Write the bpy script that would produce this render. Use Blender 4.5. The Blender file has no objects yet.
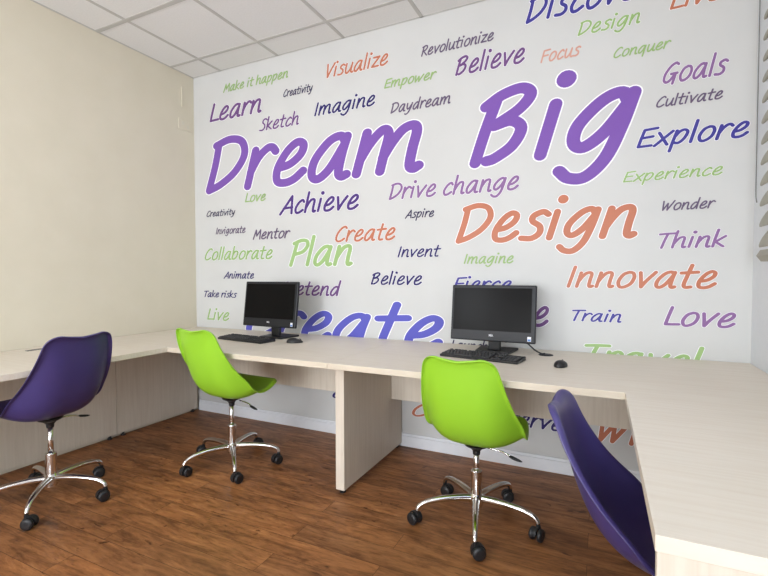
import bpy, bmesh, math, random
from mathutils import Vector, Matrix
random.seed(4)
R = math.radians
S = bpy.context.scene
COL = S.collection

# ------------------------------------------------------------------ camera, world, light, exposure
cam_d = bpy.data.cameras.new('camera'); cam = bpy.data.objects.new('camera', cam_d); COL.objects.link(cam)
cam_d.sensor_width = 36.0; cam_d.lens = 448.845 / 768 * 36.0; cam_d.clip_start = 0.02
cam.location = (3.2449, -2.880, 1.2)
cam.rotation_euler = (Matrix.Rotation(R(25.708), 4, 'Z') @ Matrix.Rotation(R(90 - 1.670), 4, 'X') @ Matrix.Rotation(R(-0.117), 4, 'Z')).to_euler()
S.camera = cam
S.view_settings.view_transform = 'Standard'; S.view_settings.look = 'None'
S.view_settings.gamma = 1.0; S.view_settings.use_curve_mapping = False
S.view_settings.exposure = -0.21

W = bpy.data.worlds.new('sky'); S.world = W; W.use_nodes = True
nt = W.node_tree; bg = nt.nodes['Background']
sky = nt.nodes.new('ShaderNodeTexSky'); sky.sky_type = 'NISHITA'; sky.sun_elevation = R(40); sky.sun_rotation = R(200); sky.sun_disc = False
nt.links.new(sky.outputs[0], bg.inputs[0]); bg.inputs[1].default_value = 0.25

RHT = 2.93
def area(name, loc, target, sx, sy, power, col):
    d = bpy.data.lights.new(name, 'AREA'); d.shape = 'RECTANGLE'; d.size = sx; d.size_y = sy; d.energy = power; d.color = col
    o = bpy.data.objects.new(name, d); COL.objects.link(o); o.location = loc
    o.rotation_euler = (Vector(target) - Vector(loc)).to_track_quat('-Z', 'Y').to_euler(); return o
LC = (.93, .985, 1.05)                       # cool white room light
area('softbox_light', (1.40, -3.55, 1.70), (1.9, 0, 1.0), 0.45, 0.7, 25, LC)
area('room_fill_light', (2.0, -11.2, 1.40), (2.1, 0, .6), 3.7, 2.6, 450, LC)  # added fill lamp, far behind the camera, lifts the shade under the desks
area('ceiling_fill_light', (2.0, -3.7, 1.0), (2.0, -3.2, RHT), 2.6, 1.2, 22, LC)  # added uplight without a fixture, brightens the ceiling
area('window_daylight', (3.84, -2.0, 1.75), (0, -1.6, .6), 2.4, 1.2, 15, (.84, .95, 1.10))
PANEL_EMIT = 2.6
area('rear_fill_light', (3.90, -5.2, 1.30), (1.9, -.5, .5), 1.6, 1.5, 60, (.86, .96, 1.08))  # added fill for the divider's right face; no window stands here

# ------------------------------------------------------------------ materials
def srgb(r, g, b):
    f = lambda c: (c / 255 / 12.92) if c <= 10 else (((c / 255) + .055) / 1.055) ** 2.4
    return (f(r), f(g), f(b), 1)
def mat(name, col, rough=.5, metal=0., spec=.5, coat=0.):
    m = bpy.data.materials.new(name); m.use_nodes = True
    b = m.node_tree.nodes['Principled BSDF']
    b.inputs['Base Color'].default_value = col; b.inputs['Roughness'].default_value = rough
    b.inputs['Metallic'].default_value = metal; b.inputs['Specular IOR Level'].default_value = spec
    b.inputs['Coat Weight'].default_value = coat
    return m
def N(m, t, **kw):
    n = m.node_tree.nodes.new(t)
    for k, v in kw.items():
        if k in n.inputs: n.inputs[k].default_value = v
        else: setattr(n, k, v)
    return n
def bsdf(m): return m.node_tree.nodes['Principled BSDF']
def link(m, a, b): m.node_tree.links.new(a, b)
def ramp(m, src, stops):
    r = N(m, 'ShaderNodeValToRGB'); e = r.color_ramp.elements
    e[0].position, e[0].color = stops[0]; e[1].position, e[1].color = stops[-1]
    for p, c in stops[1:-1]:
        x = e.new(p); x.color = c
    link(m, src, r.inputs[0]); return r.outputs[0]
def coords(m, scale, rot=(0, 0, 0)):
    t = N(m, 'ShaderNodeTexCoord'); mp = N(m, 'ShaderNodeMapping')
    mp.inputs['Scale'].default_value = scale; mp.inputs['Rotation'].default_value = rot
    link(m, t.outputs['Object'], mp.inputs[0]); return mp.outputs[0]
def mixc(m, fac, a, b, mode='MIX'):
    x = N(m, 'ShaderNodeMix', data_type='RGBA', blend_type=mode)
    if isinstance(fac, float): x.inputs[0].default_value = fac
    else: link(m, fac, x.inputs[0])
    for s, v in ((x.inputs[6], a), (x.inputs[7], b)):
        if isinstance(v, tuple): s.default_value = v
        else: link(m, v, s)
    return x.outputs[2]
def bump(m, h, strength, dist=.002):
    b = N(m, 'ShaderNodeBump'); b.inputs['Strength'].default_value = strength; b.inputs['Distance'].default_value = dist
    link(m, h, b.inputs['Height']); link(m, b.outputs[0], bsdf(m).inputs['Normal'])

def speckle(name, c1, c2, scale, rough, spec=.5):
    m = mat(name, c1, rough, spec=spec)
    n = N(m, 'ShaderNodeTexNoise', Scale=1.0, Detail=4.0); link(m, coords(m, scale), n.inputs['Vector'])
    link(m, ramp(m, n.outputs['Fac'], [(.3, c1), (.7, c2)]), bsdf(m).inputs['Base Color'])
    bump(m, n.outputs['Fac'], .03)
    return m
M = {}
M['wall_white'] = speckle('printed_wall', srgb(202, 202, 200), srgb(206, 206, 204), (3, 3, 3), .30, .07)
M['wall_plain'] = speckle('white_paint', srgb(222, 226, 230), srgb(226, 229, 233), (30, 30, 30), .55)
M['wall_beige'] = speckle('beige_paint', srgb(220, 212, 191), srgb(224, 216, 196), (5, 5, 5), .6)
M['ceiling'] = speckle('ceiling_tile', srgb(229, 228, 226), srgb(234, 233, 231), (90, 90, 90), .9, .2)
M['grid'] = mat('ceiling_grid_paint', srgb(192, 190, 185), .5)
M['baseboard'] = speckle('baseboard_paint', srgb(228, 230, 234), srgb(232, 234, 238), (20, 20, 20), .4)
M['black_plastic'] = speckle('black_plastic', srgb(26, 26, 28), srgb(31, 31, 33), (120, 120, 120), .45)
M['bezel'] = speckle('dark_grey_bezel', srgb(27, 28, 32), srgb(31, 32, 36), (120, 120, 120), .42, .3)
M['screen'] = speckle('glossy_screen', srgb(16, 15, 15), srgb(18, 17, 17), (5, 5, 5), .25, .06)
M['keycap'] = speckle('keycap_plastic', srgb(38, 38, 40), srgb(44, 44, 46), (120, 120, 120), .5)
M['chrome'] = mat('chrome', (.80, .79, .77, 1), .12, 1.0)
n_ = N(M['chrome'], 'ShaderNodeTexNoise', Scale=6.0); link(M['chrome'], ramp(M['chrome'], n_.outputs['Fac'], [(.3, (.10, .10, .10, 1)), (.7, (.17, .17, .17, 1))]), bsdf(M['chrome']).inputs['Roughness'])
M['green'] = speckle('lime_green_plastic', srgb(150, 206, 50), srgb(152, 208, 52), (8, 8, 8), .36)
M['purple'] = speckle('purple_plastic', srgb(66, 57, 112), srgb(68, 59, 116), (8, 8, 8), .36)
M['slat'] = speckle('blind_slat', srgb(158, 155, 140), srgb(164, 161, 146), (30, 30, 30), .5)
M['cord'] = speckle('grey_cord', srgb(120, 120, 118), srgb(128, 128, 126), (60, 60, 60), .6)
M['white_halo'] = speckle('white_vinyl', srgb(246, 245, 247), srgb(248, 247, 249), (5, 5, 5), .30, .07)
M['white_plastic'] = speckle('white_plastic', srgb(216, 210, 192), srgb(220, 214, 196), (40, 40, 40), .4)
M['sticker_blue'] = speckle('blue_sticker', srgb(60, 120, 190), srgb(70, 130, 200), (60, 60, 60), .4)
M['logo_silver'] = speckle('silver_print', srgb(215, 215, 220), srgb(225, 225, 230), (60, 60, 60), .4)
M['steel_grey'] = speckle('grey_metal', srgb(120, 118, 112), srgb(130, 128, 122), (60, 60, 60), .4)
M['glass'] = mat('window_glass', (1, 1, 1, 1), 0.02); bsdf(M['glass']).inputs['Transmission Weight'].default_value = 1.0

def laminate(name, c1, c2, scale):
    m = mat(name, c1, .45, spec=.25)
    n = N(m, 'ShaderNodeTexNoise', Scale=1.0, Detail=6.0, Roughness=.6); link(m, coords(m, scale), n.inputs['Vector'])
    n2 = N(m, 'ShaderNodeTexNoise', Scale=2.2, Detail=2.0); link(m, coords(m, (1, 1, 1)), n2.inputs['Vector'])
    a = ramp(m, n.outputs['Fac'], [(.32, c2), (.62, c1)])
    b = ramp(m, n2.outputs['Fac'], [(.3, (.96, .96, .95, 1)), (.7, (1, 1, 1, 1))])
    link(m, mixc(m, 1.0, a, b, 'MULTIPLY'), bsdf(m).inputs['Base Color'])
    bump(m, n.outputs['Fac'], .05)
    return m
DC1, DC2 = srgb(230, 221, 207), srgb(224, 213, 197)
M['desk'] = laminate('maple_laminate_top', DC1, DC2, (4, 70, 40))
M['desk_v'] = laminate('maple_laminate_upright', srgb(222, 212, 197), srgb(213, 202, 186), (70, 70, 3))
M['edge'] = laminate('maple_edge_band', srgb(218, 207, 188), srgb(211, 199, 180), (6, 6, 60))

def wood_floor():
    m = mat('wood_plank_floor', (.1, .05, .03, 1), .4, spec=.35)
    v = coords(m, (1, 1, 1))
    br = N(m, 'ShaderNodeTexBrick', offset=.37, Scale=1.0)
    br.inputs['Brick Width'].default_value = 1.22; br.inputs['Row Height'].default_value = .125; br.inputs['Mortar Size'].default_value = .0010
    br.inputs['Mortar Smooth'].default_value = .2; br.inputs['Bias'].default_value = 0.0
    br.inputs['Color1'].default_value = (0, 0, 0, 1); br.inputs['Color2'].default_value = (1, 1, 1, 1); br.inputs['Mortar'].default_value = (.5, .5, .5, 1)
    link(m, v, br.inputs['Vector'])
    # every plank gets its own shift of the grain
    sep = N(m, 'ShaderNodeSeparateColor'); link(m, br.outputs['Color'], sep.inputs[0])
    sc = N(m, 'ShaderNodeMath', operation='MULTIPLY'); sc.inputs[1].default_value = 17.0; link(m, sep.outputs[0], sc.inputs[0])
    cmb = N(m, 'ShaderNodeCombineXYZ'); link(m, sc.outputs[0], cmb.inputs[2])
    def grain(scale, detail, rough, dist=0.):
        mp = N(m, 'ShaderNodeMapping'); mp.inputs['Scale'].default_value = scale; link(m, v, mp.inputs[0])
        ad = N(m, 'ShaderNodeVectorMath', operation='ADD'); link(m, mp.outputs[0], ad.inputs[0]); link(m, cmb.outputs[0], ad.inputs[1])
        n = N(m, 'ShaderNodeTexNoise', Scale=1.0, Detail=detail, Roughness=rough, Distortion=dist); link(m, ad.outputs[0], n.inputs['Vector'])
        return n.outputs['Fac']
    g1 = grain((3.0, 16, 1), 8., .70, .9); g2 = grain((3.2, 7.5, 1), 6., .68, .5); g3 = grain((14, 75, 1), 4., .65, .3); g4 = grain((9, 26, 3), 5., .6, .8)
    a = ramp(m, g1, [(.30, srgb(112, 74, 45)), (.5, srgb(162, 109, 67)), (.70, srgb(194, 137, 88))])
    b = ramp(m, g2, [(.30, (.50, .46, .44, 1)), (.46, (.90, .88, .86, 1)), (.62, (1.05, 1.02, .98, 1)), (.78, (1.15, 1.10, 1.0, 1))])
    c = mixc(m, 1.0, a, b, 'MULTIPLY')
    d = ramp(m, g3, [(.32, (.70, .66, .64, 1)), (.52, (1, 1, 1, 1))])
    c = mixc(m, 1.0, c, d, 'MULTIPLY')
    k = ramp(m, g4, [(.30, (.38, .32, .30, 1)), (.37, (1, 1, 1, 1))])          # dark knots and flecks
    c = mixc(m, 1.0, c, k, 'MULTIPLY')
    t = ramp(m, sep.outputs[0], [(0., (.80, .80, .82, 1)), (1., (1.12, 1.09, 1.05, 1))])
    c = mixc(m, 1.0, c, t, 'MULTIPLY')
    c = mixc(m, br.outputs['Fac'], c, srgb(72, 46, 28))
    link(m, c, bsdf(m).inputs['Base Color'])
    link(m, ramp(m, g1, [(.3, (.50, .50, .50, 1)), (.7, (.40, .40, .40, 1))]), bsdf(m).inputs['Roughness'])
    bump(m, g1, .12)
    return m
M['floor'] = wood_floor()

# ------------------------------------------------------------------ helpers
def mesh_obj(name, bm, m, parent=None, smooth=False, loc=None, rot=None):
    bmesh.ops.recalc_face_normals(bm, faces=bm.faces[:])
    me = bpy.data.meshes.new(name); bm.to_mesh(me); bm.free(); me.materials.append(m)
    if smooth:
        for f in me.polygons: f.use_smooth = True
    o = bpy.data.objects.new(name, me); COL.objects.link(o)
    if parent: o.parent = parent
    if loc is not None: o.location = loc
    if rot is not None: o.rotation_euler = rot
    return o
def tag(o, label, cat, group=None):
    o['label'] = label; o['category'] = cat
    if group: o['group'] = group
    return o
def empty(name, loc, rz=0.):
    o = bpy.data.objects.new(name, None); COL.objects.link(o); o.location = loc; o.rotation_euler = (0, 0, rz); o.empty_display_size = .1
    return o
def box(bm, x0, x1, y0, y1, z0, z1, bev=0., seg=2):
    b2 = bmesh.new(); bmesh.ops.create_cube(b2, size=1)
    for v in b2.verts: v.co = Vector(((x0 + x1) / 2 + v.co.x * (x1 - x0), (y0 + y1) / 2 + v.co.y * (y1 - y0), (z0 + z1) / 2 + v.co.z * (z1 - z0)))
    if bev: bmesh.ops.bevel(b2, geom=b2.edges[:], offset=bev, segments=seg, affect='EDGES', profile=.5)
    merge(bm, b2)
def merge(bm, b2, mtx=None):
    if mtx is not None: bmesh.ops.transform(b2, matrix=mtx, verts=b2.verts)
    me = bpy.data.meshes.new('tmp'); b2.to_mesh(me); b2.free(); bm.from_mesh(me); bpy.data.meshes.remove(me)
def bx(*a, **k):
    bm = bmesh.new(); box(bm, *a, **k); return bm
def prism(bm, pts, z0, z1, bev=0.):
    b2 = bmesh.new()
    f = b2.faces.new([b2.verts.new((x, y, z0)) for x, y in pts])
    r = bmesh.ops.extrude_face_region(b2, geom=[f])
    bmesh.ops.translate(b2, verts=[e for e in r['geom'] if isinstance(e, bmesh.types.BMVert)], vec=(0, 0, z1 - z0))
    bmesh.ops.recalc_face_normals(b2, faces=b2.faces[:])
    if bev: bmesh.ops.bevel(b2, geom=b2.edges[:], offset=bev, segments=2, affect='EDGES', profile=.5)
    merge(bm, b2)
def lathe(bm, prof, seg=28, mtx=None):
    b2 = bmesh.new(); rings = []
    for r, z in prof:
        rings.append([b2.verts.new((r * math.cos(2 * math.pi * i / seg), r * math.sin(2 * math.pi * i / seg), z)) for i in range(seg)])
    for a, b in zip(rings, rings[1:]):
        for i in range(seg): b2.faces.new((a[i], a[(i + 1) % seg], b[(i + 1) % seg], b[i]))
    b2.faces.new(rings[0][::-1]); b2.faces.new(rings[-1])
    merge(bm, b2, mtx)
def catmull(P, n=8, closed=False):
    P = [Vector(p) for p in P]
    if len(P) < 3: return P
    out = []; L = len(P); rng = range(L if closed else L - 1)
    for i in rng:
        if closed: a, b, c, d = P[i - 1], P[i], P[(i + 1) % L], P[(i + 2) % L]
        else:
            b, c = P[i], P[i + 1]; a = P[i - 1] if i else b * 2 - c; d = P[i + 2] if i + 2 < L else c * 2 - b
        for k in range(n):
            t = k / n
            out.append(.5 * (2 * b + (c - a) * t + (2 * a - 5 * b + 4 * c - d) * t * t + (3 * b - a - 3 * c + d) * t ** 3))
    if not closed: out.append(P[-1])
    return out
def tube(bm, pts, rad, seg=12, squash=1.0):
    """round tube along pts; rad may be a list (taper)"""
    b2 = bmesh.new(); pts = [Vector(p) for p in pts]; n = len(pts); rings = []
    up = Vector((0, 0, 1))
    for i, p in enumerate(pts):
        t = (pts[min(i + 1, n - 1)] - pts[max(i - 1, 0)]).normalized()
        s = t.cross(up)
        if s.length < 1e-3: s = t.cross(Vector((1, 0, 0)))
        s.normalize(); u = s.cross(t).normalized()
        r = rad[i] if isinstance(rad, (list, tuple)) else rad
        rings.append([b2.verts.new(p + s * math.cos(2 * math.pi * k / seg) * r + u * math.sin(2 * math.pi * k / seg) * r * squash) for k in range(seg)])
    for a, b in zip(rings, rings[1:]):
        for k in range(seg): b2.faces.new((a[k], a[(k + 1) % seg], b[(k + 1) % seg], b[k]))
    b2.faces.new(rings[0][::-1]); b2.faces.new(rings[-1])
    merge(bm, b2)
def struct(name, bm, m, smooth=False):
    o = mesh_obj(name, bm, m, smooth=smooth); o['kind'] = 'structure'; return o

# ------------------------------------------------------------------ room
RW, RH, RY = 3.946, 2.932, -11.6            # width, height, wall behind the camera
TOP = .743
struct('floor', bx(-.1, RW + .1, RY - .1, .1, -.1, 0), M['floor'])
struct('ceiling', bx(-.1, RW + .1, RY - .1, .1, RH + .001, RH + .1), M['ceiling'])
struct('wall_left', bx(-.1, 0, RY, .1, 0, RH + .001), M['wall_beige'])
struct('wall_back', bx(0, RW, 0, .1, 0, RH + .001), M['wall_white'])
struct('wall_front', bx(0, RW, RY - .1, RY, 0, RH + .001), M['wall_plain'])
wy0, wy1, wz0, wz1 = -3.2, -.42, 1.30, 2.70      # window opening in the right wall
bm = bmesh.new()
box(bm, RW, RW + .1, RY, wy0, 0, RH + .001); box(bm, RW, RW + .1, wy1, .1, 0, RH + .001)
box(bm, RW, RW + .1, wy0, wy1, 0, wz0); box(bm, RW, RW + .1, wy0, wy1, wz1, RH + .001)
struct('wall_right', bm, M['wall_plain'])
wroot = empty('window_1', (RW + .05, (wy0 + wy1) / 2, wz0)); wroot['kind'] = 'structure'
bm = bmesh.new(); hw, hh = (wy1 - wy0) / 2, wz1 - wz0
for a in ((-.03, .03, -hw, -hw + .05, 0, hh), (-.03, .03, hw - .05, hw, 0, hh), (-.03, .03, -.025, .025, 0, hh), (-.03, .03, -hw, hw, 0, .05), (-.03, .03, -hw, hw, hh - .05, hh)): box(bm, *a)
mesh_obj('window_frame', bm, M['baseboard'], wroot)
mesh_obj('window_glass', bx(-.003, .003, -hw + .04, hw - .04, .04, hh - .04), M['glass'], wroot)
# baseboard with a small stepped top
bm = bmesh.new(); box(bm, .03, RW - .002, -.014, .001, 0, .072); box(bm, .03, RW - .002, -.009, .001, .072, .090, bev=.003)
struct('baseboard_back', bm, M['baseboard'])
# suspended grid
bm = bmesh.new(); GX, GY, GP = .325, -.238, .6065
for k in range(6):
    x = GX + k * GP; box(bm, x - .012, x + .012, RY, 0, RH - .002, RH + .002)
for k in range(20):
    y = GY - k * GP
    if y > RY:
        wd = .016 if k == 1 else .012
        box(bm, 0, RW, y - wd, y + wd, RH - .0022, RH + .002)
box(bm, 0, .012, RY, 0, RH - .002, RH + .002); box(bm, 0, RW, -.010, 0, RH - .002, RH + .002); box(bm, RW - .012, RW, RY, 0, RH - .002, RH + .002)
struct('trim_1', bm, M['grid'])

# ceiling light panels (above and behind the camera; they light the room and glint on the wall)
def emit_mat():
    m = bpy.data.materials.new('lit_diffuser'); m.use_nodes = True; b = bsdf(m)
    b.inputs['Base Color'].default_value = (.9, .9, .9, 1); b.inputs['Emission Color'].default_value = (.95, .985, 1.02, 1); b.inputs['Emission Strength'].default_value = PANEL_EMIT
    return m
M['lit'] = emit_mat()
for (i, j, lab) in ((1, 1, 'square ceiling light panel left of centre nearest the lettered wall'), (4, 1, 'square ceiling light panel on the window side nearest the lettered wall'),
               (1, 3, 'square ceiling light panel left of centre, second from the lettered wall'), (4, 3, 'square ceiling light panel on the window side, second from the lettered wall'),
               (1, 6, 'square ceiling light panel left of centre near the rear wall'), (4, 6, 'square ceiling light panel on the window side near the rear wall')):
    x = GX + (i + .5) * GP; y = GY - (j + .5) * GP
    e = tag(empty('ceiling_light', (x, y, RH)), lab, 'light', 'ceiling light panels')
    bm = bmesh.new()
    for a in ((-.29, .29, -.29, -.265), (-.29, .29, .265, .29), (-.29, -.265, -.265, .265), (.265, .29, -.265, .265)): box(bm, *a, -.012, .0)
    mesh_obj('light_frame', bm, M['baseboard'], e)
    mesh_obj('diffuser', bx(-.265, .265, -.265, .265, -.008, .0), M['lit'], e)

# ------------------------------------------------------------------ handwritten lettering
XH = .72
BOWL = [(.54, .60), (.44, .71), (.26, .64), (.08, .36), (.07, .10), (.19, .02), (.36, .18), (.53, .56)]
def arch(x0, x1, tail=True):
    s = [(x0, .24), (x0 + .10, .48), (x0 + .22, .66), (x1 - .06, .70), (x1, .60), (x1 - .01, .34)]
    return s + ([(x1, .08), (x1 + .06, .02), (x1 + .13, .06)] if tail else [(x1 - .02, .03)])
G = {
 'a': (.76, [BOWL, [(.55, .69), (.52, .40), (.52, .10), (.58, .02), (.66, .05)]]),
 'b': (.66, [[(.10, 1.10), (.07, .55), (.06, .04)], [(.08, .40), (.22, .64), (.40, .70), (.52, .56), (.46, .26), (.28, .05), (.07, .06)]]),
 'c': (.60, [[(.50, .60), (.40, .71), (.20, .56), (.07, .26), (.14, .04), (.30, .03), (.50, .16)]]),
 'd': (.72, [[(.50, .56), (.40, .68), (.24, .60), (.08, .34), (.07, .10), (.19, .02), (.36, .16), (.52, .50)], [(.58, 1.10), (.54, .60), (.52, .03)]]),
 'e': (.66, [[(.10, .30), (.30, .35), (.46, .50), (.48, .66), (.36, .72), (.20, .58), (.08, .30), (.11, .07), (.26, .02), (.42, .07), (.56, .20)]]),
 'g': (.74, [[(.56, .58), (.46, .71), (.28, .64), (.09, .38), (.08, .16), (.20, .08), (.38, .24), (.55, .56)], [(.58, .69), (.54, .30), (.46, -.08), (.30, -.30), (.12, -.30), (.0, -.20)]]),
 'h': (.72, [[(.10, 1.10), (.07, .55), (.06, .03)], arch(.07, .50)]),
 'i': (.34, [[(.12, .69), (.08, .04)], [(.17, .99), (.175, 1.0)]]),
 'k': (.62, [[(.10, 1.10), (.07, .55), (.06, .03)], [(.48, .68), (.12, .33)], [(.12, .33), (.50, .03)]]),
 'l': (.28, [[(.12, 1.10), (.07, .03)]]),
 'm': (1.08, [[(.10, .69), (.06, .03)], arch(.07, .44, False), arch(.42, .84)]),
 'n': (.72, [[(.10, .69), (.06, .03)], arch(.07, .50)]),
 'o': (.68, [[(.36, .71), (.18, .60), (.07, .30), (.14, .05), (.30, .02), (.50, .18), (.57, .46), (.50, .66), (.36, .71)]]),
 'p': (.68, [[(.12, .69), (.07, .20), (.03, -.34)], [(.10, .40), (.24, .64), (.42, .70), (.54, .56), (.46, .24), (.28, .05), (.08, .10)]]),
 'q': (.74, [BOWL, [(.57, .69), (.52, .20), (.48, -.34)]]),
 'r': (.52, [[(.10, .69), (.06, .03)], [(.07, .28), (.18, .54), (.32, .69), (.42, .70), (.50, .62)]]),
 's': (.56, [[(.50, .64), (.38, .71), (.20, .62), (.20, .48), (.38, .34), (.40, .16), (.26, .04), (.04, .05)]]),
 't': (.54, [[(.26, 1.0), (.20, .50), (.17, .16), (.24, .03), (.40, .05)], [(.0, .66), (.24, .68), (.50, .70)]]),
 'u': (.72, [[(.10, .69), (.07, .30), (.13, .04), (.28, .06), (.44, .28), (.52, .52)], [(.55, .69), (.51, .30), (.52, .08), (.60, .02), (.66, .05)]]),
 'v': (.62, [[(.06, .69), (.14, .34), (.20, .03)], [(.20, .03), (.34, .34), (.56, .70)]]),
 'w': (.92, [[(.06, .69), (.12, .03)], [(.12, .03), (.40, .56)], [(.40, .56), (.46, .03)], [(.46, .03), (.84, .70)]]),
 'x': (.64, [[(.08, .68), (.50, .03)], [(.60, .70), (.02, .02)]]),
 'y': (.68, [[(.08, .69), (.08, .34), (.18, .14), (.36, .28), (.52, .56)], [(.56, .69), (.46, .22), (.28, -.20), (.10, -.34), (-.04, -.30)]]),
 'z': (.60, [[(.08, .66), (.52, .68)], [(.52, .68), (.04, .04)], [(.04, .04), (.52, .05)]]),
 'A': (.82, [[(.0, .0), (.30, .52), (.56, .98)], [(.56, .98), (.62, .50), (.68, .02)], [(.16, .32), (.66, .36)]]),
 'B': (.80, [[(.20, .86), (.14, .45), (.10, .03)], [(.08, .80), (.26, .93), (.48, .98), (.60, .88), (.50, .70), (.24, .52)], [(.24, .52), (.44, .56), (.58, .44), (.52, .22), (.34, .07), (.24, .04)]]),
 'C': (.74, [[(.66, .88), (.54, .98), (.32, .86), (.11, .52), (.08, .18), (.22, .03), (.42, .06), (.62, .20)]]),
 'D': (.82, [[(.12, .90), (.11, .50), (.06, .03)], [(.06, .90), (.34, .98), (.60, .90), (.70, .64), (.56, .34), (.30, .13), (.06, .03)]]),
 'E': (.70, [[(.66, .96), (.16, .92)], [(.16, .92), (.11, .50), (.07, .05)], [(.13, .50), (.56, .54)], [(.07, .05), (.58, .07)]]),
 'F': (.66, [[(.64, .96), (.16, .92)], [(.16, .92), (.11, .50), (.07, .02)], [(.13, .50), (.54, .53)]]),
 'G': (.82, [[(.68, .90), (.54, .98), (.32, .84), (.12, .50), (.09, .18), (.22, .04), (.40, .12), (.60, .42)], [(.40, .44), (.70, .46)], [(.62, .45), (.60, .20), (.56, -.06)]]),
 'I': (.32, [[(.14, .97), (.07, .03)]]),
 'L': (.60, [[(.14, .98), (.10, .50), (.07, .05)], [(.07, .05), (.56, .07)]]),
 'M': (.92, [[(.04, .02), (.22, .95)], [(.22, .95), (.38, .34)], [(.38, .34), (.72, .96)], [(.72, .96), (.78, .02)]]),
 'P': (.66, [[(.18, .90), (.13, .45), (.08, .02)], [(.06, .86), (.32, .97), (.54, .94), (.60, .76), (.46, .54), (.16, .44)]]),
 'R': (.70, [[(.18, .90), (.13, .45), (.08, .02)], [(.06, .86), (.32, .97), (.52, .94), (.56, .76), (.42, .56), (.16, .46)], [(.22, .46), (.60, .03)]]),
 'S': (.68, [[(.62, .88), (.48, .98), (.28, .88), (.26, .68), (.46, .48), (.50, .24), (.34, .05), (.06, .06)]]),
 'T': (.70, [[(.02, .92), (.36, .95), (.74, .96)], [(.38, .94), (.31, .50), (.26, .02)]]),
 'V': (.66, [[(.06, .96), (.12, .50), (.18, .03)], [(.18, .03), (.38, .50), (.64, .97)]]),
 'W': (.98, [[(.06, .95), (.14, .03)], [(.14, .03), (.46, .72)], [(.46, .72), (.50, .03)], [(.50, .03), (.96, .96)]]),
 ' ': (.36, []),
}
SLANT = .20
def ribbon(bm, pts, r, y0, y1, sx, sz, ox, oz, k0=0):
    """a brush stroke of round-ended width 2r along pts (letter units), from depth y0 to y1"""
    P = [Vector((p[0], p[1])) for p in pts]; n = len(P)
    left, right = [], []
    def nrm(i):
        t = P[min(i + 1, n - 1)] - P[max(i - 1, 0)]
        t.normalize(); return Vector((-t.y, t.x)), t
    for i in range(n):
        nn, t = nrm(i); left.append(P[i] + nn * r); right.append(P[i] - nn * r)
    def cap(c, a0):
        return [c + Vector((math.cos(a0 + math.pi * k / 8), math.sin(a0 + math.pi * k / 8))) * r for k in range(1, 8)]
    vmap = lambda q, y: bm.verts.new((ox + q.x * sx, y, oz + q.y * sz))
    # the stroke rises by microns along its length, so that where it crosses itself one layer lies on the other
    lv = lambda i: y1 - (k0 + i) * 3e-6
    for i in range(n - 1):
        bm.faces.new([vmap(left[i], lv(i)), vmap(right[i], lv(i)), vmap(right[i + 1], lv(i + 1)), vmap(left[i + 1], lv(i + 1))])
    n0, t0 = nrm(0); n1, t1 = nrm(n - 1)
    bm.faces.new([vmap(q, lv(0)) for q in [left[0]] + cap(P[0], math.atan2(n0.y, n0.x)) + [right[0]]])
    bm.faces.new([vmap(q, lv(n - 1)) for q in [right[-1]] + cap(P[-1], math.atan2(-n1.y, -n1.x)) + [left[-1]]])
    # side skirt so that the lettering has the thickness of cut vinyl
    loop = left + cap(P[-1], math.atan2(n1.y, n1.x) - math.pi)[::-1] + right[::-1] + cap(P[0], math.atan2(n0.y, n0.x))[::-1]
    L = len(loop)
    for i in range(L):
        q, w = loop[i], loop[(i + 1) % L]
        bm.faces.new((vmap(q, y1), vmap(w, y1), vmap(w, y0), vmap(q, y0)))
def layout(text, slant):
    strokes, x = [], 0.
    for li, ch in enumerate(text):
        adv, ss = G[ch]; k0 = 150 * (li % 2)
        for s in ss:
            c = catmull([(p[0], p[1], 0) for p in s], 7) if len(s) > 2 else [Vector((p[0], p[1], 0)) for p in s]
            strokes.append(([(x + v.x + slant * v.y, v.y) for v in c], len(s) == 2 and abs(s[0][0] - s[1][0]) < .02 and abs(s[0][1] - s[1][1]) < .02, k0)); k0 += len(c) + 2
        x += adv
    xs = [p[0] for s, _, _ in strokes for p in s]
    return strokes, min(xs), max(xs)
INK = dict(purple=srgb(124, 88, 168), violet=srgb(140, 104, 152), plum=srgb(114, 80, 130), grey=srgb(104, 90, 114), green=srgb(150, 180, 116), bgreen=srgb(156, 186, 124),
           orange=srgb(188, 118, 92), rose=srgb(206, 156, 140), blue=srgb(72, 68, 146), cobalt=srgb(96, 96, 184), navy=srgb(56, 50, 104), dark=srgb(60, 54, 84), indigo=srgb(84, 60, 126))
for k, c in INK.items():
    M['ink_' + k] = speckle('vinyl_' + k, c, tuple(min(1, v * 1.04) for v in c[:3]) + (1,), (4, 4, 4), .30, .10)
def word(text, xl, xr, zb, cap, ink, label, r=.066, halo=.03, slant=SLANT):
    s, x0, x1 = layout(text, slant)
    r_ = r
    sx = (xr - xl) / (x1 - x0 + 2 * r_); ox = xl - (x0 - r_) * sx; oz = zb + r_ * 0 * cap
    bm = bmesh.new()
    for p, dot, k in s: ribbon(bm, p, r_ * (1.45 if dot else 1), -.0012, -.0022, sx, cap, ox, oz, k)
    o = mesh_obj('wall_word', bm, M['ink_' + ink]); tag(o, label, 'lettering', 'words on the lettered wall')
    if halo:
        bm = bmesh.new()
        for p, dot, k in s: ribbon(bm, p, r_ * (1.45 if dot else 1) + halo, .0002, -.0008, sx, cap, ox, oz, k)
        mesh_obj('white_outline', bm, M['white_halo'], o)
    return o
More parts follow.
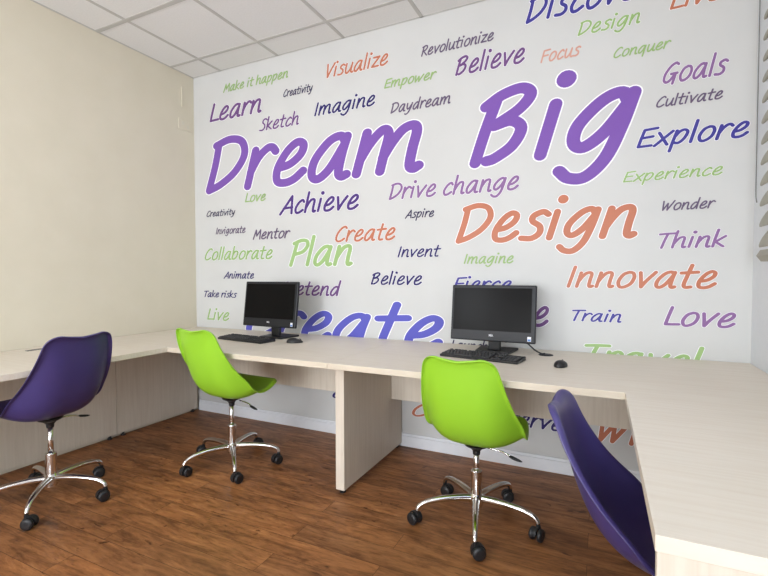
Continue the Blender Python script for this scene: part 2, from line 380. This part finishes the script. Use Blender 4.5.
#WORDS-BEGIN
word('Make it happen', 0.351, 1.031, 2.746, 0.067, 'green', 'small pale green words "Make it happen" at the top left corner of the lettered wall', r=0.070, halo=0.000)
word('Creativity', 0.984, 1.263, 2.600, 0.054, 'dark', 'small dark word "Creativity" above "Imagine", near the top of the lettered wall', r=0.070, halo=0.000)
word('Learn', 0.190, 0.765, 2.522, 0.145, 'plum', 'purple word "Learn" above "Dream" near the beige wall', r=0.070, halo=0.020)
word('Sketch', 0.736, 1.132, 2.368, 0.092, 'plum', 'greyish purple word "Sketch" directly above "Dream"', r=0.070, halo=0.020)
word('Visualize', 1.386, 1.897, 2.672, 0.099, 'orange', 'orange word "Visualize" near the ceiling above "Imagine"', r=0.070, halo=0.020)
word('Imagine', 1.273, 1.794, 2.407, 0.095, 'navy', 'dark blue word "Imagine" above "Dream"', r=0.070, halo=0.020)
word('Empower', 1.863, 2.253, 2.508, 0.062, 'green', 'small pale green word "Empower" left of the purple "Believe"', r=0.070, halo=0.000)
word('Daydream', 1.912, 2.347, 2.328, 0.068, 'grey', 'small grey purple word "Daydream" beneath "Empower"', r=0.070, halo=0.000)
word('Revolutionize', 2.140, 2.628, 2.673, 0.065, 'grey', 'small grey purple word "Revolutionize" close under the ceiling', r=0.070, halo=0.000)
word('Believe', 2.378, 2.818, 2.499, 0.113, 'plum', 'purple word "Believe" above the big "Big"', r=0.070, halo=0.020)
word('Discover', 2.819, 3.520, 2.728, 0.138, 'blue', 'large blue word "Discover" cut by the top of the picture', r=0.070, halo=0.020)
word('Design', 3.111, 3.430, 2.587, 0.075, 'green', 'pale green word "Design" below "Discover"', r=0.070, halo=0.020)
word('Focus', 2.907, 3.133, 2.474, 0.071, 'rose', 'faded rose word "Focus" above the dot of "Big"', r=0.070, halo=0.000)
word('Conquer', 3.299, 3.577, 2.420, 0.053, 'green', 'small green word "Conquer" left of "Goals"', r=0.070, halo=0.000)
word('Live', 3.566, 3.804, 2.621, 0.090, 'orange', 'orange word "Live" cut by the top of the picture, at the right', r=0.070, halo=0.020)
word('Goals', 3.538, 3.831, 2.233, 0.102, 'violet', 'violet word "Goals" at the upper right', r=0.070, halo=0.020)
word('Cultivate', 3.510, 3.808, 2.110, 0.054, 'grey', 'small grey purple word "Cultivate" under "Goals"', r=0.070, halo=0.000)
word('Dream', 0.134, 2.161, 1.921, 0.432, 'purple', 'giant purple word "Dream" with a white outline', r=0.073, halo=0.016)
word('Big', 2.474, 3.441, 1.904, 0.449, 'purple', 'giant purple word "Big" with a white outline', r=0.073, halo=0.016)
word('Love', 0.578, 0.799, 1.806, 0.071, 'green', 'small green word "Love" under the r of "Dream"', r=0.070, halo=0.000)
word('Creativity', 0.140, 0.471, 1.710, 0.050, 'dark', 'small dark word "Creativity" under the D of "Dream"', r=0.070, halo=0.000)
word('Achieve', 0.931, 1.660, 1.683, 0.139, 'indigo', 'indigo word "Achieve" under "Dream"', r=0.070, halo=0.020)
word('Invigorate', 0.246, 0.581, 1.554, 0.055, 'grey', 'small grey word "Invigorate" left of "Mentor"', r=0.070, halo=0.000)
word('Mentor', 0.657, 1.043, 1.495, 0.078, 'grey', 'greyish purple word "Mentor" under "Achieve"', r=0.070, halo=0.000)
word('Collaborate', 0.111, 0.865, 1.333, 0.099, 'green', 'green word "Collaborate" left of "Plan"', r=0.070, halo=0.020)
word('Plan', 1.025, 1.606, 1.274, 0.201, 'bgreen', 'large light green word "Plan" left of the middle of the wall', r=0.070, halo=0.020)
word('Create', 1.454, 1.951, 1.448, 0.112, 'orange', 'orange word "Create" upper right of "Plan"', r=0.070, halo=0.020)
word('Drive change', 1.897, 2.789, 1.729, 0.109, 'violet', 'violet words "Drive change" below the giant letters', r=0.070, halo=0.020)
word('Aspire', 2.021, 2.235, 1.592, 0.054, 'dark', 'small dark word "Aspire" under "Drive change"', r=0.070, halo=0.000)
word('Invent', 1.965, 2.286, 1.324, 0.073, 'navy', 'navy word "Invent" above the navy "Believe"', r=0.070, halo=0.020)
word('Design', 2.383, 3.431, 1.413, 0.236, 'orange', 'big orange word "Design" under "Big"', r=0.073, halo=0.016)
word('Imagine', 2.439, 2.758, 1.273, 0.061, 'green', 'small green word "Imagine" above the right computer', r=0.070, halo=0.000)
word('Fierce', 2.366, 2.748, 1.098, 0.086, 'blue', 'blue word "Fierce" half hidden by the top of the right computer', r=0.070, halo=0.020)
word('Strive', 2.468, 2.969, 0.886, 0.157, 'plum', 'purple word mostly hidden behind the right computer screen', r=0.070, halo=0.020)
word('Launch', 2.354, 2.600, 0.706, 0.060, 'dark', 'small dark word just visible below the right computer screen', r=0.070, halo=0.000)
word('Believe', 1.753, 2.149, 1.132, 0.084, 'navy', 'navy word "Believe" above the big blue "Create"', r=0.070, halo=0.020)
word('Pretend', 0.942, 1.508, 1.044, 0.101, 'plum', 'purple word "Pretend" partly behind the left computer', r=0.070, halo=0.020)
word('Create', 0.572, 2.305, 0.687, 0.303, 'cobalt', 'large blue word "Create" cut off by the worktop edge', r=0.073, halo=0.016)
word('Think', 3.532, 3.838, 1.343, 0.082, 'violet', 'violet word "Think" above "Innovate"', r=0.070, halo=0.020)
word('Innovate', 3.065, 3.800, 1.126, 0.122, 'orange', 'orange word "Innovate" at the right below "Think"', r=0.070, halo=0.020)
word('Train', 3.097, 3.358, 0.927, 0.065, 'blue', 'small blue word "Train" right of the right computer', r=0.070, halo=0.020)
word('Love', 3.561, 3.882, 0.922, 0.101, 'violet', 'violet word "Love" below "Innovate"', r=0.070, halo=0.020)
word('Travel', 3.165, 3.749, 0.670, 0.124, 'bgreen', 'light green word "Travel" cut off by the worktop', r=0.070, halo=0.020)
word('Explore', 3.419, 3.921, 1.901, 0.102, 'blue', 'blue word "Explore" right of "Big"', r=0.070, halo=0.020)
word('Experience', 3.354, 3.814, 1.718, 0.058, 'green', 'green word "Experience" below "Explore"', r=0.070, halo=0.020)
word('Wonder', 3.545, 3.787, 1.548, 0.052, 'grey', 'small grey purple word "Wonder" above "Think"', r=0.070, halo=0.000)
word('Animate', 0.330, 0.667, 1.173, 0.055, 'navy', 'small navy word "Animate" above the left computer', r=0.070, halo=0.000)
word('Take risks', 0.099, 0.481, 1.010, 0.053, 'navy', 'small navy words "Take risks" left of the left computer', r=0.070, halo=0.000)
word('Live', 0.130, 0.391, 0.811, 0.095, 'green', 'pale green word "Live" left of the left computer, just above the worktop', r=0.070, halo=0.020)
word('Conserve', 2.511, 3.053, 0.254, 0.092, 'navy', 'navy word under the desk behind the right green chair', r=0.070, halo=0.020)
word('Care', 2.073, 2.484, 0.221, 0.091, 'orange', 'orange word under the desk, left of the right green chair', r=0.070, halo=0.020)
word('Win', 3.244, 3.578, 0.232, 0.159, 'orange', 'rose orange word under the desk beside the purple chair', r=0.070, halo=0.020)
word('Grow', 1.422, 1.864, 0.270, 0.069, 'navy', 'navy word under the desk, almost wholly hidden by the dividing panel', r=0.070, halo=0.000)
#WORDS-END

# ------------------------------------------------------------------ desks
YB = -.004                                   # back edge of the worktops
DF = -.920                                   # front edge along the lettered wall
DL, DR = .775, 3.337                         # inner edges of the two wings
SE = 1.974                                   # joint between the two worktops
RF = -1.975                                  # front end of the right wing
def worktop(name, pts, label):
    bm = bmesh.new(); prism(bm, pts, TOP - .030, TOP, bev=.0012)
    return tag(mesh_obj(name, bm, M['desk']), label, 'worktop', 'desk worktops')
wl = worktop('desk_worktop', [(.003, YB), (SE - .0008, YB), (SE - .0008, DF), (DL, DF), (DL, -3.6), (.003, -3.6)], 'pale maple L-shaped worktop along the beige wall, carrying the left computer')
mesh_obj('edge_band', bx(DL + .001, SE - .001, DF - .0012, DF + .0002, TOP - .028, TOP - .0015), M['edge'], wl)
wr = worktop('desk_worktop', [(SE + .0008, YB), (RW - .003, YB), (RW - .003, RF), (DR, RF), (DR, DF), (SE + .0008, DF)], 'pale maple L-shaped worktop in the right foreground, carrying the right computer')
mesh_obj('edge_band', bx(SE + .001, DR - .001, DF - .0012, DF + .0002, TOP - .028, TOP - .0015), M['edge'], wr)
# dividing panel on black feet
d = tag(empty('desk_divider', (SE, -.45, 0)), 'upright maple panel between the two green chairs, under the worktop joint', 'desk panel')
mesh_obj('panel', bx(-.027, .027, -.35, .435, .022, TOP - .0305, bev=.0015), M['desk_v'], d)
for y in (-.32, .40):
    bm = bmesh.new(); lathe(bm, [(.018, 0), (.018, .008), (.012, .010), (.012, .024)], 16); mesh_obj('foot', bm, M['black_plastic'], d, loc=(0, y, 0), smooth=False)
def modesty(x0, x1, label):
    e = tag(empty('modesty_panel', ((x0 + x1) / 2, -.18, TOP - .03)), label, 'desk panel', 'hanging panels under the worktops'); h = (x1 - x0) / 2
    mesh_obj('board', bx(-h, h, -.009, .009, -.338, -.0006, bev=.001), M['desk_v'], e)
    for x in (-h + .09, h - .09):
        bm = bmesh.new(); box(bm, x - .02, x + .02, -.030, -.0095, -.004, -.0006); box(bm, x - .02, x + .02, -.013, -.0095, -.035, -.004); mesh_obj('bracket', bm, M['steel_grey'], e)
modesty(.16, SE - .0285, 'maple panel hanging under the worktop behind the left green chair')
modesty(SE + .0285, 3.90, 'maple panel hanging under the worktop behind the right green chair')
def wallpanel(y0, y1, label):
    e = tag(empty('desk_back_panel', (.018, (y0 + y1) / 2, 0)), label, 'desk panel', 'panels along the beige wall'); h = (y1 - y0) / 2
    mesh_obj('panel', bx(-.010, .010, -h + .001, h - .001, .022, TOP - .0305, bev=.001), M['desk_v'], e)
    for y in (-h + .05, h - .05):
        bm = bmesh.new(); lathe(bm, [(.017, 0), (.017, .008), (.010, .010), (.010, .024)], 16); mesh_obj('foot', bm, M['black_plastic'], e, loc=(.004, y, 0))
wallpanel(-.768, -.03, 'full-height maple panel under the left worktop, nearest the lettered wall')
wallpanel(-2.30, -.770, 'full-height maple panel under the left worktop, behind the purple chair')
e = tag(empty('desk_end_panel', (3.64, RF + .014, 0)), 'maple end panel closing the right wing in the bottom right corner', 'desk panel')
mesh_obj('panel', bx(-.300, .296, -.011, .011, .022, TOP - .0305, bev=.0015), M['desk_v'], e)
for x in (-.24, .24):
    bm = bmesh.new(); lathe(bm, [(.018, 0), (.018, .008), (.009, .010), (.009, .024)], 16); mesh_obj('foot', bm, M['black_plastic'], e, loc=(x, 0, 0))
# cable slot in the left worktop
e = tag(empty('cable_slot', (.123, -1.33, TOP)), 'narrow grey cable slot in the left worktop, above the purple chair', 'cable slot')
mesh_obj('slot_rim', bx(-.014, .014, -.055, .055, -.0005, .004, bev=.0015), M['steel_grey'], e)
mesh_obj('slot_opening', bx(-.007, .007, -.048, .048, .001, .0046), M['black_plastic'], e)

# ------------------------------------------------------------------ swivel chairs
def shell_mesh():
    """one-piece bucket: x forward, z up, underside of the bowl at the origin"""
    #          x      z     half  lift  (how far the sides come forward / up)
    prof = [(-.246, .460, .104, .006), (-.243, .455, .130, .010), (-.238, .438, .146, .016), (-.231, .395, .156, .020), (-.221, .330, .168, .033), (-.208, .260, .181, .052),
            (-.189, .190, .194, .072), (-.162, .122, .206, .092), (-.120, .064, .214, .098), (-.062, .024, .217, .086), (.010, .008, .216, .062),
            (.080, .024, .210, .038), (.145, .056, .202, .020), (.195, .086, .192, .010), (.222, .099, .178, .005), (.240, .101, .158, .002), (.248, .096, .132, .0)]
    NV = 16; n = len(prof); grid = []
    P = [Vector((a, 0, b * .97)) for a, b, _, _ in prof]
    for i in range(n):
        t = (P[min(i + 1, n - 1)] - P[max(i - 1, 0)]).normalized(); nr = Vector((-t.z, 0, t.x))
        if nr.dot(Vector((.6, 0, .8))) < 0: nr.negate()
        row = []
        for k in range(NV + 1):
            v = -1 + 2 * k / NV; h, l = prof[i][2], prof[i][3]
            up = l * abs(v) ** 3.3
            p = P[i] + nr * up + Vector((0, v * h, 0))
            if i < 4: p.z += (.005 * (abs(v) ** 2) - .002 * max(0, 1 - 2.2 * abs(v))) * (1 - i / 4)
            row.append(p)
        grid.append(row)
    return grid
def make_shell(m, parent, h):
    g = shell_mesh(); bm = bmesh.new(); n, w = len(g), len(g[0])
    V = [[bm.verts.new(p) for p in row] for row in g]
    for i in range(n - 1):
        for k in range(w - 1): bm.faces.new((V[i][k], V[i][k + 1], V[i + 1][k + 1], V[i + 1][k]))
    # rolled lip: two rings out of the rim, turning towards the back of the shell
    bm.normal_update()
    rim = [(0, k) for k in range(w)] + [(i, w - 1) for i in range(1, n)] + [(n - 1, k) for k in range(w - 2, -1, -1)] + [(i, 0) for i in range(n - 2, 0, -1)]
    L = len(rim); pos = [g[i][k] for i, k in rim]
    r1, r2, r3 = [], [], []
    for j, (i, k) in enumerate(rim):
        ii, kk = min(max(i, 1), n - 2), min(max(k, 1), w - 2)
        a = g[ii][kk]; outw = (pos[j] - a); t = (pos[(j + 1) % L] - pos[j - 1]).normalized()
        outw -= t * outw.dot(t); outw.normalize()
        nr = (g[min(i + 1, n - 1)][k] - g[max(i - 1, 0)][k]).cross(g[i][min(k + 1, w - 1)] - g[i][max(k - 1, 0)]); nr.normalize()
        if nr.dot(Vector((.6, 0, .8))) < 0: nr.negate()
        r1.append(bm.verts.new(pos[j] + outw * .008 - nr * .001)); r2.append(bm.verts.new(pos[j] + outw * .016 - nr * .007)); r3.append(bm.verts.new(pos[j] + outw * .0175 - nr * .020))
    base = [V[i][k] for i, k in rim]
    for A, B in ((base, r1), (r1, r2), (r2, r3)):
        for j in range(L): bm.faces.new((A[j], A[(j + 1) % L], B[(j + 1) % L], B[j]))
    o = mesh_obj('seat_shell', bm, m, parent, smooth=True, loc=(-.03, 0, h))
    so = o.modifiers.new('thickness', 'SOLIDIFY'); so.thickness = .006; so.offset = 0
    sb = o.modifiers.new('smooth', 'SUBSURF'); sb.levels = 1; sb.render_levels = 2
    return o
def make_chair(loc, rz, base_rz, h, m, label, caster_turn, recline=0.):
    e = tag(empty('swivel_chair', loc, rz), label, 'chair', 'bucket swivel chairs')
    make_shell(m, e, h).rotation_euler = (0, -recline, 0)
    bm = bmesh.new(); lathe(bm, [(.017, h - .048), (.019, h - .030), (.030, h - .016), (.055, h - .004), (.06, h + .004)], 24)
    mesh_obj('mount_plate', bm, M['black_plastic'], e)
    # tilt lever on the right-hand side
    bm = bmesh.new(); tube(bm, catmull([(.02, -.05, h - .015), (.02, -.12, h - .022), (.01, -.165, h - .035)], 6), .0042, 10)
    lv = mesh_obj('lever', bm, M['chrome'], e, smooth=True)
    bm = bmesh.new(); tube(bm, catmull([(.01, -.155, h - .032), (.008, -.185, h - .040), (.006, -.215, h - .046)], 6), [.006, .008, .0095, .010, .010, .010, .010, .0095, .009, .008, .007, .005, .003], 12, .7)
    mesh_obj('lever_grip', bm, M['black_plastic'], lv, smooth=True)
    bm = bmesh.new(); lathe(bm, [(.0135, .22), (.0135, h - .03)], 24); mesh_obj('gas_rod', bm, M['chrome'], e, smooth=True)
    bm = bmesh.new(); lathe(bm, [(.0265, .075), (.0265, .250), (.025, .253), (.015, .2535)], 32)
    mesh_obj('column_sleeve', bm, M['chrome'], e, smooth=False)
    bm = bmesh.new(); lathe(bm, [(.026, .082), (.034, .090), (.035, .130), (.028, .142)], 28); mesh_obj('hub', bm, M['chrome'], e)
    for k in range(5):
        a = base_rz - rz + k * 2 * math.pi / 5
        bm = bmesh.new()
        path = catmull([(.020, 0, .118), (.09, 0, .122), (.17, 0, .120), (.238, 0, .110), (.278, 0, .093), (.292, 0, .070)], 6)
        nn = len(path); rad = [  .0185 - .0075 * min(1, i / (nn * .75)) for i in range(nn)]
        tube(bm, path, rad, 14, 1.0)
        mesh_obj('leg', bm, M['chrome'], e, smooth=True, rot=(0, 0, a))
        ca = a + caster_turn[k]
        # caster: forked hood + two wheels
        bm = bmesh.new(); lathe(bm, [(.006, .045), (.006, .070)], 12)
        b2 = bmesh.new()
        for i in range(13):
            pass
        b2.free()
        hood = []
        for i in range(11):
            t = R(-20 + 200 * i / 10); hood.append((-.012 + .0275 * math.cos(t), .026 + .0275 * math.sin(t)))
        for A, B in zip(hood, hood[1:]):
            b2 = bmesh.new()
            vs = [b2.verts.new((x, y, z)) for (x, z) in (A, B) for y in (-.007, .007)] + [b2.verts.new((-.012 + (x + .012) * .8, y, .026 + (z - .026) * .8)) for (x, z) in (A, B) for y in (-.007, .007)]
            for f in ((0, 1, 3, 2), (4, 6, 7, 5), (0, 2, 6, 4), (1, 5, 7, 3)): b2.faces.new([vs[q] for q in f])
            merge(bm, b2)
        lathe(bm, [(.009, .044), (.009, .056)], 14)
        c = mesh_obj('caster', bm, M['black_plastic'], e, loc=(.292 * math.cos(a), .292 * math.sin(a), 0), rot=(0, 0, ca)); c.scale = (1.16, 1.16, 1.16)
        for s in (-1, 1):
            bm = bmesh.new()
            lathe(bm, [(.018, -.0085), (.0235, -.0065), (.025, -.002), (.025, .003), (.023, .0065), (.014, .0095), (.006, .0085)], 26, Matrix.Translation((-.012, s * .0165, .0252)) @ Matrix.Rotation(-s * math.pi / 2, 4, 'X'))
            mesh_obj('wheel', bm, M['black_plastic'], c, smooth=True)
    return e
make_chair((.606, -1.514, 0), R(182), R(25), .438, M['purple'], 'dark purple bucket swivel chair at the left worktop by the beige wall', (.9, -.6, 2.0, 1.2, -1.8))
make_chair((1.150, -.757, 0), R(86), R(-43), .424, M['green'], 'lime green bucket swivel chair at the left computer', (-1.0, .8, 2.6, -2.0, .4))
make_chair((2.714, -.748, 0), R(87), R(-5), .379, M['green'], 'lime green bucket swivel chair at the right computer', (1.3, -.8, .5, 2.2, -1.3))
make_chair((3.440, -1.35, 0), R(-4), R(20), .356, M['purple'], 'purple bucket swivel chair tucked under the right wing, seen from inside', (.6, -1.1, 2.1, .4, -.9), recline=R(4.5))

# ------------------------------------------------------------------ computers
def computer(loc, yaw, zc, tilt, label):
    e = tag(empty('desktop_computer', (loc[0], loc[1], TOP), yaw), label, 'computer', 'all-in-one computers')
    w, h = .49, .326; c = zc - TOP
    rot = (-tilt, 0, 0); l = (0, 0, c)
    bm = bmesh.new(); box(bm, -w / 2, w / 2, 0, .022, -h / 2, h / 2, bev=.006)
    mesh_obj('bezel', bm, M['bezel'], e, loc=l, rot=rot)
    bm = bmesh.new(); box(bm, -w / 2 + .02, w / 2 - .02, .0215, .052, -h / 2 + .02, h / 2 - .02, bev=.012)
    back = mesh_obj('rear_housing', bm, M['black_plastic'], e, loc=l, rot=rot)
    mesh_obj('screen', bx(-w / 2 + .014, w / 2 - .024, -.0012, .004, -h / 2 + .060, h / 2 - .018), M['screen'], e, loc=l, rot=rot)
    bm = bmesh.new()
    for s, wide in (((( 0, 1), (0, 0), (.5, .15), (.6, .5), (.5, .85), (0, 1)), 0), (((1.4, 1), (.9, 1), (.9, 0), (1.4, 0)), 0), (((.9, .5), (1.3, .5)), 0), (((1.7, 1), (1.7, 0), (2.15, 0)), 0), (((2.45, 1), (2.45, 0), (2.9, 0)), 0)):
        for a, b in zip(s, s[1:]): ribbon(bm, [a, b], .14, -.0002, -.0016, .0078, .0085, -.012, -h / 2 + .030)
    mesh_obj('maker_mark', bm, M['logo_silver'], e, loc=l, rot=rot)
    st = mesh_obj('round_corner_sticker', bx(w / 2 - .043, w / 2 - .023, -.0008, .002, -h / 2 + .012, -h / 2 + .038), M['logo_silver'], e, loc=l, rot=rot); st['label'] = 'small white and blue sticker'
    mesh_obj('sticker_band', bx(w / 2 - .041, w / 2 - .025, -.0012, .002, -h / 2 + .014, -h / 2 + .025), M['sticker_blue'], st)
    bm = bmesh.new(); box(bm, -.035, .035, .05, .085, .012, c - .02, bev=.006); box(bm, -.05, .05, .046, .075, c - .09, c + .06, bev=.006)
    mesh_obj('stand_neck', bm, M['black_plastic'], e)
    bm = bmesh.new(); prism(bm, [(-.10, .0), (.10, .0), (.115, .19), (-.115, .19)], 0.0, .014, bev=.004)
    mesh_obj('stand_base', bm, M['black_plastic'], e)
    return e
computer((1.107, -.334), R(-2.2), .992, .13, 'black all-in-one computer nearest the beige wall, screen off')
computer((2.683, -.273), R(-2.0), .978, .13, 'black all-in-one computer on the right part of the desk, screen off')

def keyboard(x, y, yaw, label):
    e = tag(empty('keyboard', (x, y, TOP), yaw), label, 'keyboard', 'black keyboards')
    bm = bmesh.new(); prism(bm, [(-.222, -.068), (.222, -.068), (.222, .068), (-.222, .068)], 0, .014, bev=.004)
    for v in bm.verts:
        if v.co.z > .008: v.co.z += (v.co.y + .068) / .136 * .008
    mesh_obj('keyboard_base', bm, M['black_plastic'], e)
    bm = bmesh.new(); P = .0188
    def key(x0, x1, yc, hh=.0155):
        z = .0145 + (yc + .068) / .136 * .008; b2 = bmesh.new()
        lo = [(x0, yc - hh / 2), (x1, yc - hh / 2), (x1, yc + hh / 2), (x0, yc + hh / 2)]
        A = [b2.verts.new((a, b, z)) for a, b in lo]; cx, cy = (x0 + x1) / 2, yc
        B = [b2.verts.new((cx + (a - cx) * (1 - .004 / (x1 - x0)), cy + (b - cy) * .78, z + .006)) for a, b in lo]
        b2.faces.new(B)
        for i in range(4): b2.faces.new((A[i], A[(i + 1) % 4], B[(i + 1) % 4], B[i]))
        merge(bm, b2)
    rows = [(-.054, [1.25, 1.25, 1.25, 6.25, 1.25, 1.25, 1.25, 1.25]), (-.035, [2.25] + [1] * 10 + [2.75]), (-.016, [1.75] + [1] * 11 + [2.25]), (.003, [1.5] + [1] * 12 + [1.5]), (.022, [1] * 13 + [2]), (.050, [1, -.6, 1, 1, 1, 1, -.5, 1, 1, 1, 1, -.5, 1, 1, 1, 1])]
    for y_, ws in rows:
        x_ = -.214
        for q in ws:
            if q > 0: key(x_ + .001, x_ + q * P - .0015, y_)
            x_ += abs(q) * P
    x1_ = -.214 + 15 * P + .006
    for y_, ks in ((-.054, (0, 1, 2)), (-.035, (1,)), (.003, (0, 1, 2)), (.022, (0, 1, 2)), (.050, (0, 1, 2))):
        for k in ks: key(x1_ + k * P + .001, x1_ + (k + 1) * P - .0015, y_)
    x2_ = x1_ + 3 * P + .006
    for y_ in (-.054, -.035, -.016, .003, .022):
        for k in range(4): key(x2_ + k * P * .98 + .001, x2_ + (k + 1) * P * .98 - .0015, y_)
    mesh_obj('keycaps', bm, M['keycap'], e)
    return e
keyboard(1.008, -.470, R(-7), 'black keyboard in front of the left computer, behind the green chair')
keyboard(2.665, -.445, R(-9), 'black keyboard in front of the right computer')

def mouse(x, y, yaw, label):
    e = tag(empty('computer_mouse', (x, y, TOP), yaw), label, 'mouse', 'black computer mice')
    bm = bmesh.new(); bmesh.ops.create_uvsphere(bm, u_segments=24, v_segments=14, radius=1)
    for v in bm.verts:
        x_, y_, z_ = v.co; z2 = max(z_, -.15)
        v.co = (x_ * .031 * (1 - .10 * y_ * (1 if y_ > 0 else -.3)), y_ * .056, .005 + z2 * (.027 - .007 * y_))
    for v in bm.verts: v.co.z = max(v.co.z, .001)
    mesh_obj('mouse_body', bm, M['black_plastic'], e, smooth=True)
    bm = bmesh.new(); lathe(bm, [(.007, -.0035), (.0085, -.0015), (.0085, .0015), (.007, .0035)], 16, Matrix.Translation((0, .032, .0215)) @ Matrix.Rotation(math.pi / 2, 4, 'Y'))
    mesh_obj('scroll_wheel', bm, M['steel_grey'], e, smooth=True)
    bm = bmesh.new(); box(bm, -.0006, .0006, .020, .044, .016, .0265); mesh_obj('button_seam', bm, M['screen'], e)
mouse(1.39, -.42, R(-62), 'black mouse right of the left keyboard')
mouse(3.073, -.495, R(-10), 'black mouse on the right worktop, beside the right keyboard')

# cable and desk grommet behind the right computer
e = tag(empty('cable_grommet', (2.972, -.195, TOP)), 'dark oval cable grommet in the worktop right of the computer stand', 'grommet')
bm = bmesh.new(); lathe(bm, [(.040, 0), (.040, .002), (.036, .004), (.030, .0042)], 28); 
mesh_obj('grommet_ring', bm, M['bezel'], e)
bm = bmesh.new(); lathe(bm, [(.026, .003), (.024, .0056)], 24); mesh_obj('grommet_cap', bm, M['black_plastic'], e)
bm = bmesh.new(); tube(bm, catmull([(2.74, -.165, TOP + .055), (2.80, -.155, TOP + .075), (2.86, -.16, TOP + .058), (2.91, -.18, TOP + .022), (2.945, -.195, TOP + .008), (2.968, -.196, TOP + .008)], 8), .0042, 10)
tag(mesh_obj('power_cable', bm, M['black_plastic'], smooth=True), 'black cable arching from the right computer down to the desk grommet', 'cable')

# ------------------------------------------------------------------ wall plate, blind, cord
e = tag(empty('wall_plate', (.0, -.100, 2.495)), 'small beige blank plate high on the beige wall near the corner', 'wall plate')
mesh_obj('cover', bx(-.001, .006, -.065, .065, -.045, .045, bev=.002), M['wall_beige'], e)
for k, (y, z) in enumerate(((-.02, .012), (.03, -.012))):
    mesh_obj('socket', bx(.0055, .0072, y - .012, y + .012, z - .014, z + .014, bev=.0006), M['white_plastic'], e)
tag(mesh_obj('cable_cover', bx(-.001, .007, -.130, -.116, 2.645, 2.810, bev=.002), M['wall_beige']), 'thin vertical cable cover on the beige wall above the blank plate', 'cable cover')
BX, BY = RW - .021, -.27
e = tag(empty('window_blind', (BX, BY, 1.28)), 'beige horizontal slat blind over the window at the right edge', 'blind')
bm = bmesh.new(); lathe(bm, [(.0, 0), (1, 0)], 3); bm.free()
def slat(z):
    bm = bmesh.new(); L = 2.9; b2 = bmesh.new(); A, B = [], []
    for i in range(20):
        t = 2 * math.pi * i / 20; u, v =   .048 * math.cos(t), .0125 * math.sin(t)
        tl = R(62); x, zz = u * math.cos(tl) - v * math.sin(tl), u * math.sin(tl) + v * math.cos(tl)
        A.append(b2.verts.new((x, 0, zz))); B.append(b2.verts.new((x, -L, zz)))
    for i in range(20): b2.faces.new((A[i], A[(i + 1) % 20], B[(i + 1) % 20], B[i]))
    b2.faces.new(A); b2.faces.new(B[::-1]); merge(bm, b2)
    mesh_obj('slat', bm, M['slat'], e, loc=(0, 0, z))
for k in range(15): slat(.085 + k * .0935)
bm = bmesh.new(); prism(bm, [(-.034, .004), (-.016, -.022), (.036, -.022), (.036, .03), (-.02, .03)], 0, 2.9)
bmesh.ops.transform(bm, matrix=Matrix.Rotation(math.pi / 2, 4, 'X'), verts=bm.verts)
mesh_obj('bottom_rail', bm, M['slat'], e)
mesh_obj('head_rail', bx(-.04, .04, -2.9, 0, 1.47, 1.53, bev=.004), M['slat'], e)
bm = bmesh.new(); tube(bm, catmull([(RW - .006, -.046, 2.90), (RW - .006, -.046, 2.3), (RW - .006, -.046, 1.70), (RW - .006, -.048, 1.60), (RW - .0055, -.054, 1.570), (RW - .005, -.062, 1.556)], 8), .0022, 8)
tag(mesh_obj('blind_cord', bm, M['cord'], smooth=True), 'thin grey cord hanging in the corner beside the window blind', 'cord')
